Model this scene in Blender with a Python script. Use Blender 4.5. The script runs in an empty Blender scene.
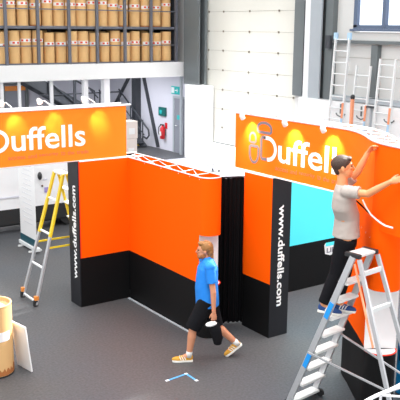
import bpy, bmesh, math, random
from mathutils import Vector, Matrix
random.seed(7)
C = bpy.context.scene.collection
PI = math.pi
V = Vector

# ---------------------------------------------------------------- materials
def mat(name, col, rough=.6, metal=0.0, noise=0.0, nscale=8.0, bump=0.0, bscale=40.0, translucent=0.0, emit=0.0, spec=.5, coat=0.0):
    m = bpy.data.materials.new(name); m.use_nodes = True
    nt = m.node_tree; nt.nodes.clear()
    out = nt.nodes.new('ShaderNodeOutputMaterial')
    b = nt.nodes.new('ShaderNodeBsdfPrincipled')
    b.inputs['Roughness'].default_value = rough; b.inputs['Metallic'].default_value = metal
    b.inputs['Specular IOR Level'].default_value = spec
    b.inputs['Coat Weight'].default_value = coat
    b.inputs['Base Color'].default_value = (*col, 1)
    tc = nt.nodes.new('ShaderNodeTexCoord')
    src = None
    n = nt.nodes.new('ShaderNodeTexNoise'); n.inputs['Scale'].default_value = nscale; n.inputs['Detail'].default_value = 4
    nt.links.new(tc.outputs['Object'], n.inputs['Vector'])
    mx = nt.nodes.new('ShaderNodeMix'); mx.data_type = 'RGBA'
    k = max(noise, .02)
    mx.inputs[6].default_value = (*[max(0, c*(1-k)) for c in col], 1)
    mx.inputs[7].default_value = (*[min(1, c*(1+k)) for c in col], 1)
    nt.links.new(n.outputs['Fac'], mx.inputs[0]); nt.links.new(mx.outputs[2], b.inputs['Base Color'])
    if bump:
        n2 = nt.nodes.new('ShaderNodeTexNoise'); n2.inputs['Scale'].default_value = bscale; n2.inputs['Detail'].default_value = 3
        nt.links.new(tc.outputs['Object'], n2.inputs['Vector'])
        bp = nt.nodes.new('ShaderNodeBump'); bp.inputs['Strength'].default_value = bump; bp.inputs['Distance'].default_value = .02
        nt.links.new(n2.outputs['Fac'], bp.inputs['Height']); nt.links.new(bp.outputs['Normal'], b.inputs['Normal'])
    if emit:
        b.inputs['Emission Color'].default_value = (*col, 1); b.inputs['Emission Strength'].default_value = emit
    if translucent:
        t = nt.nodes.new('ShaderNodeBsdfTranslucent'); nt.links.new(mx.outputs[2], t.inputs['Color'])
        ms = nt.nodes.new('ShaderNodeMixShader'); ms.inputs[0].default_value = translucent
        nt.links.new(b.outputs[0], ms.inputs[1]); nt.links.new(t.outputs[0], ms.inputs[2])
        nt.links.new(ms.outputs[0], out.inputs[0])
    else:
        nt.links.new(b.outputs[0], out.inputs[0])
    return m
M = dict(
 orange=mat('orange print', (1.0,.108,.0), .7, spec=.08, noise=.03, nscale=1.5),
 fascia=mat('orange fabric', (1.0,.235,.02), .7, spec=.1, noise=.03, nscale=2, translucent=.3),
 fascia_r=mat('dense orange fabric', (1.0,.165,.008), .7, spec=.1, noise=.03, nscale=2, translucent=.04),
 black=mat('black print', (.0035,.0035,.004), .55, spec=.22, noise=.1, nscale=3),
 endgrey=mat('charcoal print', (.011,.012,.016), .5, spec=.35, noise=.1, nscale=3),
 red=mat('red edging', (.85,.03,.008), .5),
 cyan=mat('cyan print', (.10,.84,.98), .6, spec=.2, noise=.03, nscale=1),
 white=mat('white print', (.86,.86,.86), .5, noise=.02),
 letter=mat('white lettering', (.92,.92,.92), .5),
 letter_grey=mat('grey lettering', (.17,.165,.20), .5, noise=.05),
 tag=mat('pale red lettering', (.95,.16,.07), .6),
 frame=mat('white frame', (.80,.80,.82), .35),
 alu=mat('aluminium', (.56,.57,.59), .38, metal=.55, noise=.08, nscale=20),
 alul=mat('light aluminium', (.82,.84,.84), .42, metal=.1, noise=.06, nscale=20),
 tread=mat('ladder tread', (.80,.80,.78), .4, metal=.1, noise=.06, nscale=20),
 yellow=mat('yellow fibreglass', (.86,.60,.02), .45, noise=.06),
 rubber=mat('black rubber', (.015,.015,.016), .7),
 bplastic=mat('black plastic', (.018,.018,.02), .4),
 blue=mat('blue sticker', (.01,.30,.80), .4),
 tape=mat('blue tape', (.10,.40,.85), .6),
 tapew=mat('pale tape end', (.72,.74,.78), .6),
 kraft=mat('kraft board', (.72,.45,.20), .75, noise=.08, nscale=6, spec=.2),
 kraftin=mat('kraft board rim', (.70,.46,.24), .8, noise=.06, spec=.2),
 kraftd=mat('scuffed kraft', (.42,.15,.04), .8, noise=.2),
 label=mat('paper label', (.82,.82,.82), .6),
 labelr=mat('red label mark', (.72,.07,.03), .6),
 carton=mat('pale carton', (.74,.66,.62), .7, noise=.06),
 cartontape=mat('carton tape', (.85,.82,.78), .4),
 cream=mat('cream door', (.64,.63,.57), .45, noise=.02),
 hinge=mat('hinge', (.22,.19,.15), .5, metal=.5),
 seam=mat('door seam', (.34,.33,.29), .6),
 wallw=mat('white wall', (.66,.66,.64), .7, noise=.02, nscale=1),
 wallg=mat('grey lilac wall', (.66,.66,.73), .7, noise=.03, nscale=1),
 dado=mat('white blockwork', (.88,.88,.88), .8, noise=.02, bump=.1),
 steel=mat('grey steel', (.15,.17,.175), .45, metal=.1, noise=.08, nscale=2),
 steell=mat('light grey steel', (.40,.44,.47), .45, noise=.06, nscale=2),
 steeld=mat('dark steel', (.045,.05,.06), .5, noise=.1),
 rackm=mat('rack steel', (.13,.135,.16), .45, metal=.2),
 beam=mat('white beam', (.80,.80,.79), .5, noise=.02),
 winframe=mat('blue grey frame', (.10,.14,.22), .4),
 glass=mat('bright glazing', (.80,.88,1.0), .1, emit=.9),
 doorg=mat('grey door paint', (.26,.27,.31), .5),
 sign_o=mat('orange sign', (.80,.27,.05), .5),
 sign_t=mat('teal sign', (.02,.42,.42), .4, emit=.15),
 sign_w=mat('sign white', (.85,.9,.9), .4),
 green=mat('dark green box', (.01,.13,.12), .4),
 extred=mat('extinguisher red', (.70,.02,.03), .3),
 van=mat('van paint', (.82,.82,.83), .25, coat=.5),
 vanglass=mat('dark glass', (.02,.022,.03), .08),
 vangrey=mat('van plastic', (.10,.10,.11), .5),
 purple=mat('violet badge', (.35,.28,.55), .5),
 teal=mat('dark teal print', (.01,.08,.11), .5),
 glare=mat('pale bay floor', (.42,.42,.48), .35, noise=.06, nscale=1),
 concrete=mat('yard concrete', (.85,.85,.83), .9, noise=.06, nscale=1),
 curtain=mat('black drape', (.005,.005,.006), .85, spec=.1, bump=.2),
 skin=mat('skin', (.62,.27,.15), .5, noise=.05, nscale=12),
 skin2=mat('tanned skin', (.72,.30,.13), .5, noise=.05, nscale=12),  # tanned skin tone of the man on the stepladder
 lips=mat('lips', (.45,.12,.09), .5),
 eyew=mat('eye', (.06,.04,.03), .2),
 hair_b=mat('sandy hair', (.30,.135,.035), .6, noise=.3, nscale=40, bump=.5, bscale=90),
 beard=mat('ginger beard', (.36,.13,.035), .7, noise=.2, nscale=40, bump=.4, bscale=90),
 hair_d=mat('dark brown hair', (.055,.028,.018), .55, noise=.3, nscale=40, bump=.5, bscale=90),
 polo=mat('blue polo cloth', (.008,.22,.74), .75, noise=.10, nscale=5, bump=.35, bscale=14),
 shorts=mat('black shorts cloth', (.007,.007,.009), .8, spec=.15, noise=.15, nscale=5, bump=.4, bscale=14),
 tee=mat('grey marl cloth', (.44,.38,.34), .85, noise=.10, nscale=6, bump=.5, bscale=14),
 trouser=mat('black trouser cloth', (.006,.006,.008), .8, spec=.15, noise=.15, nscale=5, bump=.4, bscale=14),
 shoe_y=mat('mustard suede', (.58,.30,.03), .7, noise=.1),
 shoe_w=mat('white sole', (.80,.78,.72), .6),
 shoe_b=mat('blue suede', (.012,.055,.20), .7, noise=.1),
 sock=mat('white sock', (.78,.78,.76), .8),
 crate=mat('blue crate', (.01,.36,.82), .45),
 lampw=mat('lamp housing', (.80,.78,.76), .35),
 lampg=mat('lamp face', (1,.62,.45), .3, emit=2.5),
)
def floor_mat():
    m = bpy.data.materials.new('grey carpet'); m.use_nodes = True; nt = m.node_tree
    b = nt.nodes['Principled BSDF']; b.inputs['Roughness'].default_value = .55; b.inputs['Specular IOR Level'].default_value = .5
    tc = nt.nodes.new('ShaderNodeTexCoord')
    n = nt.nodes.new('ShaderNodeTexNoise'); n.inputs['Scale'].default_value = 30; n.inputs['Detail'].default_value = 6
    n2 = nt.nodes.new('ShaderNodeTexNoise'); n2.inputs['Scale'].default_value = .55; n2.inputs['Detail'].default_value = 2
    nt.links.new(tc.outputs['Object'], n.inputs['Vector']); nt.links.new(tc.outputs['Object'], n2.inputs['Vector'])
    r = nt.nodes.new('ShaderNodeValToRGB'); e = r.color_ramp.elements
    e[0].position = .3; e[0].color = (.054,.0565,.060,1); e[1].position = .7; e[1].color = (.092,.096,.102,1)
    nt.links.new(n.outputs['Fac'], r.inputs[0])
    r2 = nt.nodes.new('ShaderNodeValToRGB'); e = r2.color_ramp.elements
    e[0].position = .35; e[0].color = (1.02,.96,.92,1); e[1].position = .65; e[1].color = (.93,.97,1.03,1)
    nt.links.new(n2.outputs['Fac'], r2.inputs[0])
    mx = nt.nodes.new('ShaderNodeMix'); mx.data_type = 'RGBA'; mx.blend_type = 'MULTIPLY'; mx.inputs[0].default_value = 1
    nt.links.new(r.outputs[0], mx.inputs[6]); nt.links.new(r2.outputs[0], mx.inputs[7]); nt.links.new(mx.outputs[2], b.inputs['Base Color'])
    bp = nt.nodes.new('ShaderNodeBump'); bp.inputs['Strength'].default_value = .25; bp.inputs['Distance'].default_value = .01
    nt.links.new(n.outputs['Fac'], bp.inputs['Height']); nt.links.new(bp.outputs['Normal'], b.inputs['Normal'])
    return m
M['carpet'] = floor_mat()
M['sign_or'] = mat('orange plastic', (.90,.34,.18), .5); M['paleblue'] = mat('pale blue plastic', (.45,.66,.85), .5)
M['rackshade'] = mat('painted rack shade', (.10,.075,.055), .8)
M['winlight'] = mat('faint grey print', (.70,.71,.74), .5)

# ---------------------------------------------------------------- object helpers
def origin_of(o):
    p = V((0,0,0))
    while o: p = p + o.location; o = o.parent
    return p
def tag(o, label=None, cat=None, group=None, kind=None):
    if label: o['label'] = label
    if cat: o['category'] = cat
    if group: o['group'] = group
    if kind: o['kind'] = kind
    return o
def thing(name, label, cat, loc, group=None, kind=None):
    o = bpy.data.objects.new(name, None); C.objects.link(o); o.location = loc; o.empty_display_size = .1
    return tag(o, label, cat, group, kind)
def copy_tree(o, parent=None, link=True):
    c = o.copy(); C.objects.link(c); c.parent = parent
    for ch in list(o.children): copy_tree(ch, c)
    return c
class B:
    """collects shapes, then links them as one mesh object"""
    def __init__(s): s.v = []; s.f = []; s.m = []; s.sm = []
    def add(s, vs, fs, mi=0, smooth=False):
        k = len(s.v); s.v += [V(p) for p in vs]
        for f in fs: s.f.append([i+k for i in f]); s.m.append(mi); s.sm.append(smooth)
        return s
    def box(s, a, b, mi=0):
        x0,y0,z0 = a; x1,y1,z1 = b
        return s.add([(x0,y0,z0),(x1,y0,z0),(x1,y1,z0),(x0,y1,z0),(x0,y0,z1),(x1,y0,z1),(x1,y1,z1),(x0,y1,z1)],
            [(0,3,2,1),(4,5,6,7),(0,1,5,4),(1,2,6,5),(2,3,7,6),(3,0,4,7)], mi)
    def obox(s, c, ux, uy, uz, mi=0):   # half-axis vectors
        c = V(c); ux = V(ux); uy = V(uy); uz = V(uz)
        vs = [c+a*ux+b*uy+d*uz for d in (-1,1) for a,b in ((-1,-1),(1,-1),(1,1),(-1,1))]
        return s.add(vs, [(0,3,2,1),(4,5,6,7),(0,1,5,4),(1,2,6,5),(2,3,7,6),(3,0,4,7)], mi)
    def bar(s, p, q, w, h, side=(0,0,1), mi=0):   # rectangular section; w across 'side x dir', h along side
        p = V(p); q = V(q); d = (q-p); n = d.normalized(); sd = V(side); x = sd.cross(n)
        if x.length < 1e-4: x = V((1,0,0)).cross(n)
        x.normalize(); y = n.cross(x)
        return s.obox((p+q)/2, x*w/2, y*h/2, d/2, mi)
    def tube(s, pts, r, n=10, mi=0, closed=False, caps=True):
        pts = [V(p) for p in pts]; rings = []; L = len(pts)
        rr = r if isinstance(r, (list, tuple)) else [r]*L
        prev = None
        for i, p in enumerate(pts):
            if closed: d = pts[(i+1) % L]-pts[i-1]
            else: d = pts[min(i+1, L-1)]-pts[max(i-1, 0)]
            d.normalize()
            x = prev if prev is not None else (V((0,0,1)) if abs(d.z) < .9 else V((1,0,0)))
            x = x - d*x.dot(d); x.normalize(); prev = x; y = d.cross(x)
            rings.append([p+(x*math.cos(t)+y*math.sin(t))*rr[i] for t in [2*PI*k/n for k in range(n)]])
        vs = [p for g in rings for p in g]; fs = []
        for i in range(L if closed else L-1):
            a = i*n; b = ((i+1) % L)*n
            for k in range(n): fs.append((a+k, a+(k+1) % n, b+(k+1) % n, b+k))
        s.add(vs, fs, mi, True)
        if caps and not closed: s.add(rings[0], [tuple(range(n))[::-1]], mi); s.add(rings[-1], [tuple(range(n))], mi)
        return s
    def prism(s, poly, z0, z1, mi=0, smooth=False, caps=True):
        n = len(poly); vs = [(x,y,z0) for x,y in poly]+[(x,y,z1) for x,y in poly]
        s.add(vs, [(i,(i+1) % n,n+(i+1) % n,n+i) for i in range(n)], mi, smooth)
        if caps: s.add(vs, [tuple(range(n))[::-1], tuple(range(n,2*n))], mi)
        return s
    def sheet(s, pl, z0, z1, mi=0, smooth=True):   # open strip along a plan polyline
        n = len(pl); vs = [(x,y,z0) for x,y in pl]+[(x,y,z1) for x,y in pl]
        return s.add(vs, [(i,i+1,n+i+1,n+i) for i in range(n-1)], mi, smooth)
    def ellipsoid(s, c, a, b, d, mi=0, nu=16, nv=10):  # half-axis vectors
        c = V(c); a = V(a); b = V(b); d = V(d); vs = []; fs = []
        for j in range(1, nv):
            t = PI*j/nv
            for i in range(nu):
                u = 2*PI*i/nu; vs.append(c+a*math.sin(t)*math.cos(u)+b*math.sin(t)*math.sin(u)+d*math.cos(t))
        vs += [c+d, c-d]; T = len(vs)-2
        for j in range(nv-2):
            for i in range(nu): fs.append((j*nu+i, (j+1)*nu+i, (j+1)*nu+(i+1) % nu, j*nu+(i+1) % nu))
        for i in range(nu):
            fs.append((T, i, (i+1) % nu)); k = (nv-2)*nu; fs.append((T+1, k+(i+1) % nu, k+i))
        return s.add(vs, fs, mi, True)
    def rings(s, L, side, n=20, mi=0):  # L: (centre, half width along side, half depth) ; flat ends
        L = [(V(c), a, b) for c, a, b in L]; side = V(side); R = []
        for i, (c, a, b) in enumerate(L):
            d = (L[min(i+1, len(L)-1)][0]-L[max(i-1, 0)][0]).normalized()
            x = (side-d*side.dot(d)).normalized(); y = d.cross(x)
            R.append([c+x*math.cos(t)*a+y*math.sin(t)*b for t in [2*PI*k/n for k in range(n)]])
        vs = [p for g in R for p in g]; fs = []
        for i in range(len(R)-1):
            for k in range(n): fs.append((i*n+k, i*n+(k+1) % n, (i+1)*n+(k+1) % n, (i+1)*n+k))
        fs.append(tuple(range(n))[::-1]); fs.append(tuple(range((len(R)-1)*n, len(R)*n)))
        return s.add(vs, fs, mi, True)
    def limb(s, p, q, r0, r1, n=14):   # tapered, round ends
        p = V(p); q = V(q); d = (q-p); L = d.length; d.normalize()
        x = V((0,0,1)) if abs(d.z) < .9 else V((1,0,0)); x = (x-d*x.dot(d)).normalized()
        s.rings([(p, r0, r0), (q, r1, r1)], x, n)
        y = d.cross(x)
        for c, r in ((p, r0), (q, r1)): s.ellipsoid(c, x*r, y*r, d*r, nu=n, nv=8)
        return s
    def build(s, name, ms, parent=None, org=None, bevel=0, label=None, weld=False):
        if not isinstance(ms, (list, tuple)): ms = [ms]
        if parent is not None: o0 = origin_of(parent)
        elif org is not None: o0 = V(org)
        else:
            xs = [p.x for p in s.v]; ys = [p.y for p in s.v]; zs = [p.z for p in s.v]
            o0 = V(((min(xs)+max(xs))/2, (min(ys)+max(ys))/2, min(zs)))
        me = bpy.data.meshes.new(name); me.from_pydata([p-o0 for p in s.v], [], s.f)
        for m in ms: me.materials.append(M[m])
        for p, mi, sm in zip(me.polygons, s.m, s.sm): p.material_index = mi; p.use_smooth = sm
        bm = bmesh.new(); bm.from_mesh(me)
        if weld: bmesh.ops.remove_doubles(bm, verts=bm.verts, dist=1e-5)
        bmesh.ops.recalc_face_normals(bm, faces=bm.faces)
        if bevel: bmesh.ops.bevel(bm, geom=[e for e in bm.edges if len(e.link_faces) == 2 and e.calc_face_angle(0) > .6], offset=bevel, segments=2, affect='EDGES', profile=.5)
        bm.to_mesh(me); bm.free()
        o = bpy.data.objects.new(name, me); C.objects.link(o)
        if parent is not None: o.parent = parent
        else: o.location = o0
        if label: o['label'] = label
        return o
    def skin(s, name, ms, parent, voxel=.006, smooth=6, label=None):
        """fuse the overlapping closed shapes into one continuous surface"""
        o = s.build(name, ms, parent)
        o.modifiers.new('r', 'REMESH').mode = 'VOXEL'; o.modifiers['r'].voxel_size = voxel; o.modifiers['r'].use_smooth_shade = True
        if smooth: sm = o.modifiers.new('s', 'SMOOTH'); sm.factor = .5; sm.iterations = smooth
        bpy.context.view_layer.update()
        dg = bpy.context.evaluated_depsgraph_get()
        me = bpy.data.meshes.new_from_object(o.evaluated_get(dg))
        o.modifiers.clear(); old = o.data; o.data = me; me.name = name
        for p in me.polygons: p.use_smooth = True
        if label: o['label'] = label
        return o
_fc = {}
def text(body, origin, u, v, width, height, mname, name, parent, depth=.004, bold=.012, spacing=1.0, label=None):
    """writing as thin solid letters; u reading direction, v letter-up, both unit vectors"""
    cu = bpy.data.curves.new('t', 'FONT'); cu.body = body; cu.offset = bold; cu.space_character = spacing; cu.resolution_u = 3
    o = bpy.data.objects.new('t', cu); C.objects.link(o); bpy.context.view_layer.update()
    me = bpy.data.meshes.new_from_object(o.evaluated_get(bpy.context.evaluated_depsgraph_get()))
    bpy.data.objects.remove(o)
    xs = [p.co.x for p in me.vertices]; ys = [p.co.y for p in me.vertices]
    x0, x1, y0, y1 = min(xs), max(xs), min(ys), max(ys)
    u = V(u); v = V(v); n = u.cross(v); b = B(); og = V(origin)
    vs = [og+u*((p.co.x-x0)/(x1-x0)*width)+v*((p.co.y-y0)/(y1-y0)*height) for p in me.vertices]
    fs = [tuple(p.vertices) for p in me.polygons]
    # front, back and the rim between them
    b.add([p+n*depth for p in vs], fs); b.add([p-n*.001 for p in vs], [f[::-1] for f in fs])
    edges = {}
    for f in fs:
        for i in range(len(f)): e = (f[i], f[(i+1) % len(f)]); edges[e] = 1
    N = len(vs)
    b.add([p+n*depth for p in vs]+[p-n*.001 for p in vs], [(a, N+a, N+c, c) for (a, c) in edges if (c, a) not in edges])
    bpy.data.meshes.remove(me)
    return b.build(name, mname, parent, label=label)
def struct(o): o['kind'] = 'structure'; return o
def arc(cx, cy, r, a0, a1, n=14): return [(cx+r*math.cos(a0+(a1-a0)*i/n), cy+r*math.sin(a0+(a1-a0)*i/n)) for i in range(n+1)]
def offset_pl(pl, d):
    out = []
    for i, (x, y) in enumerate(pl):
        a = pl[max(i-1, 0)]; b = pl[min(i+1, len(pl)-1)]; t = V((b[0]-a[0], b[1]-a[1], 0)).normalized()
        out.append((x-t.y*d, y+t.x*d))
    return out

# ================================================================ THE HALL
XW = 15.7
struct(B().box((-3,-3,-.1), (XW,29,0)).build('floor', 'carpet'))
struct(B().box((13.0,16.3,.0005), (XW-.02,22.75,.006)).build('floor_glare_patch', 'glare'))  # pale slab: floor glare before the raised door put into its colour
struct(B().box((XW,-3,-.12), (34,34,-.01)).build('ground_outside', 'concrete'))
w = B()
for a, b in (((XW,22.2,0),(XW+.22,29,8.5)), ((XW,17.6,5.6),(XW+.22,22.2,8.5)), ((XW,2,0),(XW+.22,17.6,4.40)),
             ((XW,2,6.6),(XW+.22,17.6,8.5)), ((XW,15.35,4.40),(XW+.22,17.6,6.6)), ((XW,2,4.40),(XW+.22,12.2,6.6))):
    w.box(a, b)
struct(w.build('wall_far', 'wallw'))
struct(B().box((XW-.04,22.92,0), (XW-.001,29,2.8)).build('wall_under_mezzanine', 'wallg'))
struct(B().box((-3,29,0), (XW-.04,29.2,8.5)).build('wall_back', 'wallg'))
struct(B().box((15.34,2,0), (XW-.001,17.05,2.55)).build('wall_far_lower', 'dado'))
struct(B().box((15.32,21.72,0), (XW-.001,22.90,2.56)).build('wall_pier', 'dado'))
# steel columns standing above the blockwork
b = B(); b.box((15.42,22.20,2.56),(15.46,23.12,8.4)); b.box((XW-.03,22.20,2.56),(XW-.001,23.12,8.4)); b.box((15.46,22.64,2.56),(XW-.03,22.68,8.4))
struct(b.build('steel_column', 'steel'))
b = B(); b.box((15.40,16.30,2.55),(15.45,16.96,8.4), 1); b.box((XW-.03,16.30,2.55),(XW-.001,16.96,8.4)); b.box((15.45,16.6,2.55),(XW-.03,16.66,8.4))
struct(b.build('steel_column', ['steel','steell']))
struct(B().box((15.39,16.74,2.56), (15.40,16.95,8.4)).build('column_cover', 'frame'))
struct(B().box((15.52,15.98,2.56),(XW-.001,16.26,8.4)).build('trim_10', 'steel'))
struct(B().box((15.50,2,4.10),(XW-.001,15.95,4.18)).build('trim_1', 'steel'))
struct(B().box((15.50,2,2.57),(XW-.001,15.95,2.70)).build('trim_2', 'steell'))
struct(B().box((15.55,14.34,2.73),(XW-.001,14.56,4.07)).build('trim_3', 'steel'))
for i, zz in enumerate((3.26,3.72)): struct(B().box((XW-.012,2,zz),(XW-.001,15.9,zz+.010)).build('trim_4', 'seam'))
struct(B().box((15.42,15.96,3.95),(15.515,16.14,4.30)).build('trim_5', 'steeld'))
# window
wn = thing('window_1', None, None, (XW,13.8,4.4)); struct(wn)
b = B(); b.box((XW-.04,12.2,4.48),(XW+.1,15.35,4.58)); b.box((XW-.04,15.22,4.52),(XW+.1,15.35,6.6)); b.box((XW-.04,12.2,4.52),(XW+.1,12.32,6.6)); b.box((XW-.04,12.32,6.48),(XW+.1,15.22,6.6))
b.build('window_frame', 'winframe', wn)
B().box((XW-.06,14.22,4.52),(XW+.08,14.33,6.48)).build('mullion', 'winframe', wn)
B().box((XW-.06,13.22,4.52),(XW+.08,13.32,6.48)).build('mullion', 'winframe', wn)
B().box((XW+.06,12.32,4.52),(XW+.07,15.22,6.48)).build('glass_pane', 'glass', wn)
B().box((XW-.10,12.15,4.42),(XW-.001,15.42,4.479)).build('window_sill', 'winframe', wn)
# partly raised sectional door
dr = thing('door_1', None, None, (XW+.1,19.9,.67)); struct(dr)
zs = [.67, 1.20, 1.82, 2.46, 3.10, 3.74, 4.36, 4.99, 5.62]
for i in range(8):
    B().box((XW+.05,17.62,zs[i]+.005),(XW+.10,22.18,zs[i+1]-.005)).build('door_section', 'cream', dr)
B().box((XW+.07,17.62,.67),(XW+.09,22.18,5.6)).build('door_seams', 'seam', dr)
B().box((XW+.04,17.62,.63),(XW+.11,22.18,.675)).build('bottom_seal', 'steel', dr)
for z in zs[1:-1]:
    for y in (21.27,19.90,18.49,17.73,22.08):
        B().box((XW+.03,y-.030,z-.030),(XW+.05,y+.030,z+.030)).build('hinge', 'hinge', dr, bevel=.004)
struct(B().box((XW-.08,22.12,0),(XW-.001,22.19,8.4)).build('trim_6', 'steel'))
struct(B().box((XW-.08,17.56,2.56),(XW-.001,17.66,8.4)).build('trim_7', 'steel'))
struct(B().box((XW-.14,17.18,2.56),(XW-.001,17.52,8.4)).build('trim_8', 'steel'))

# ---- mezzanine and what stands under it
YM = 23.26
b = B(); b.box((-3,YM,2.80),(XW-.002,YM+.12,3.30)); b.box((-3,YM+.12,3.12),(XW-.045,29,3.28)); struct(b.build('mezzanine_floor', 'beam'))
for x, wd in ((8.93,.10),(9.50,.08),(10.58,.09),(11.78,.16),(12.55,.22),(15.53,.08)):
    struct(B().box((x-wd/2,YM+.14,0),(x+wd/2,YM+.14+wd,3.12)).build('mezzanine_post', 'frame' if x < 15 else 'steell'))
struct(B().box((15.42,26.45,0),(15.655,26.75,3.12)).build('steel_post', 'steeld'))
b = B().bar((15.60,26.2,2.78),(15.60,25.12,.05), .07, .11, (1,0,0)); struct(b.build('wall_brace', 'steeld'))
b = B().bar((15.60,26.9,2.9),(15.60,28.8,1.0), .08, .11, (1,0,0)); struct(b.build('wall_brace', 'steeld'))
# grey exit door
d2 = thing('door_2', None, None, (XW-.06,23.6,0)); struct(d2)
B().box((XW-.07,23.25,0),(XW-.045,24.02,1.98)).build('door_leaf', 'doorg', d2)
b = B(); b.box((XW-.09,24.02,0),(XW-.042,24.12,2.06)); b.box((XW-.09,23.25,1.98),(XW-.042,24.02,2.06)); b.build('door_frame', 'steell', d2)
B().box((XW-.08,23.68,1.22),(XW-.071,23.84,1.38)).build('door_sign', 'sign_t', d2)
B().tube([(XW-.07,23.92,1.0),(XW-.12,23.92,1.0),(XW-.12,23.78,1.0)], .014).build('door_handle', 'alul', d2)
d3 = thing('door_3', None, None, (10.8,28.95,0)); struct(d3)
B().box((11.15,28.94,0),(11.95,29.0,2.10)).build('door_leaf', 'doorg', d3)
b = B(); b.box((11.02,28.9,0),(11.14,29.0,2.36)); b.box((11.96,28.9,0),(12.08,29.0,2.36)); b.box((11.14,28.9,2.28),(11.96,29.0,2.36)); b.build('door_frame', 'steel', d3)
B().box((11.14,28.88,2.06),(11.96,28.93,2.24)).build('header_sign', 'sign_o', d3)
t = thing('exit_sign', 'teal and white arrow exit sign above the grey door under the mezzanine', 'sign', (XW-.06,23.98,2.1))
B().box((XW-.075,23.72,2.12),(XW-.042,24.24,2.40)).build('sign_panel', 'sign_t', t, bevel=.004)
b = B(); b.box((XW-.085,24.03,2.16),(XW-.077,24.21,2.36)); b.build('pictogram', 'sign_w', t)
b = B(); b.bar((XW-.080,23.99,2.26),(XW-.080,23.80,2.26), .035, .006, (1,0,0)); b.bar((XW-.080,23.80,2.26),(XW-.080,23.86,2.32), .03, .006, (1,0,0)); b.bar((XW-.080,23.80,2.26),(XW-.080,23.86,2.20), .03, .006, (1,0,0)); b.build('arrow', 'sign_w', t)
t = thing('alarm_box', 'dark green alarm box on the pale wall above the extinguisher', 'alarm box', (XW-.09,24.8,1.26))
B().box((XW-.13,24.60,1.26),(XW-.0402,25.04,1.58)).build('housing', 'green', t, bevel=.01)
B().box((XW-.14,24.80,1.34),(XW-.13,24.95,1.48)).build('front_panel', 'sign_t', t, bevel=.002)
t = thing('fire_extinguisher', 'red fire extinguisher hanging on the pale wall left of the grey door', 'fire extinguisher', (15.55,24.72,.42))
B().tube([(15.55,24.72,.42),(15.55,24.72,.44),(15.55,24.72,.80),(15.55,24.72,.87),(15.55,24.72,.92)], [.07,.09,.09,.05,.03], 16).build('cylinder', 'extred', t)
B().box((15.60,24.67,.55),(XW-.0402,24.77,.75)).build('wall_bracket', 'steeld', t)
B().box((15.51,24.64,.92),(15.58,24.84,.96)).build('valve_handle', 'bplastic', t, bevel=.005)
B().tube([(15.52,24.80,.93),(15.50,24.90,.84),(15.50,24.91,.62),(15.50,24.86,.54)], .018).build('hose', 'bplastic', t)
B().box((15.448,24.66,.54),(15.458,24.78,.70)).build('instruction_label', 'label', t)
B().box((XW-.056,24.55,.80),(XW-.0402,24.70,1.02)).build('wall_plate', 'extred', t)

# ---- black steel staircase
st = thing('steel_staircase', 'black steel staircase rising under the white mezzanine edge', 'staircase', (14.6,26.5,0))
b = B()
for x in (14.35,15.22): b.bar((x,25.5,.06),(x,27.3,1.1), .05, .26, (1,0,0))
for k in range(1, 6): b.box((14.36,25.5+.34*(k-1),.2*k-.02),(15.21,25.5+.34*k,.2*k))
b.build('lower_flight', 'steeld', st)
B().box((14.1,27.3,1.05),(15.3,28.5,1.15)).build('landing', 'steeld', st)
b = B()
for y in (27.3,28.3): b.bar((14.1,y,1.1),(10.7,y,3.05), .42, .05, (0,1,0))
for k in range(1, 10): b.box((14.1-.36*k,27.32,1.1+.205*k-.02),(14.1-.36*k+.35,28.28,1.1+.205*k))
b.build('upper_flight', 'steeld', st)
for x in (14.35,15.22):
    b = B(); b.tube([(x,27.4,2.08),(x,25.4,.86),(x,25.18,.72),(x,25.14,.52),(x,25.30,.38),(x,25.6,.44)], .034); b.tube([(x,27.4,1.62),(x,25.5,.50)], .022)
    for y, z in ((25.6,.1),(26.5,.6),(27.35,1.1)): b.tube([(x,y,z),(x,y,z+.96)], .026)
    b.build('handrail', 'steeld', st)
b = B(); b.tube([(14.1,27.3,2.05),(12.6,27.3,2.90)], .034)
for x, z in ((14.1,1.1),(13.3,1.55)): b.tube([(x,27.3,z),(x,27.3,z+.95)], .026)
b.build('upper_handrail', 'steeld', st)
b = B(); b.tube([(12.2,27.2,0),(12.2,27.2,3.1)], .045); b.tube([(13.2,27.2,0),(13.2,27.2,3.1)], .04); b.tube([(11.8,27.2,2.0),(15.2,27.2,2.0)], .026); b.tube([(11.6,27.2,2.95),(13.4,27.2,1.5)], .026); b.tube([(13.0,27.2,3.0),(14.2,27.2,1.8)], .026)
b.build('support_frame', 'steeld', st)
tag(B().box((15.30,26.1,.02),(15.33,26.4,.18)).box((15.28,26.1,0),(15.38,26.4,.02)).build('kick_board', 'yellow', bevel=.004), 'low yellow kick board at the foot of the black staircase', 'board')

# ---- storage rack with drums on the mezzanine
rk = thing('storage_rack', 'long grey steel storage rack full of brown cardboard drums', 'rack', (11.5,23.8,3.30))
posts = [8.05,9.10,10.14,11.19,12.18,13.21,14.22,15.23]
for x in posts: B().box((x-.045,23.28,3.30),(x+.045,23.36,6.6)).build('upright', 'rackm', rk)
for x in posts: B().box((x-.04,24.80,3.30),(x+.04,24.88,6.6)).build('upright', 'rackm', rk)
for z in (4.40,5.55): B().box((8.0,23.37,z),(15.26,23.41,z+.085)).build('shelf_beam', 'rackm', rk)
for z in (3.86,4.98): B().box((8.0,23.31,z),(15.26,23.34,z+.034)).build('guard_rail', 'rackm', rk)
for z in (4.40,5.55): B().box((8.0,23.42,z+.04),(15.26,24.80,z+.08)).build('shelf_deck', 'rackm', rk)
B().box((8.0,23.37,3.30),(15.26,23.40,3.35)).build('toe_rail', 'rackm', rk)
b = B()
for k in range(14): b.box((15.27,23.45+k*.1,3.32),(15.28,23.462+k*.1,6.5))
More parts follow.
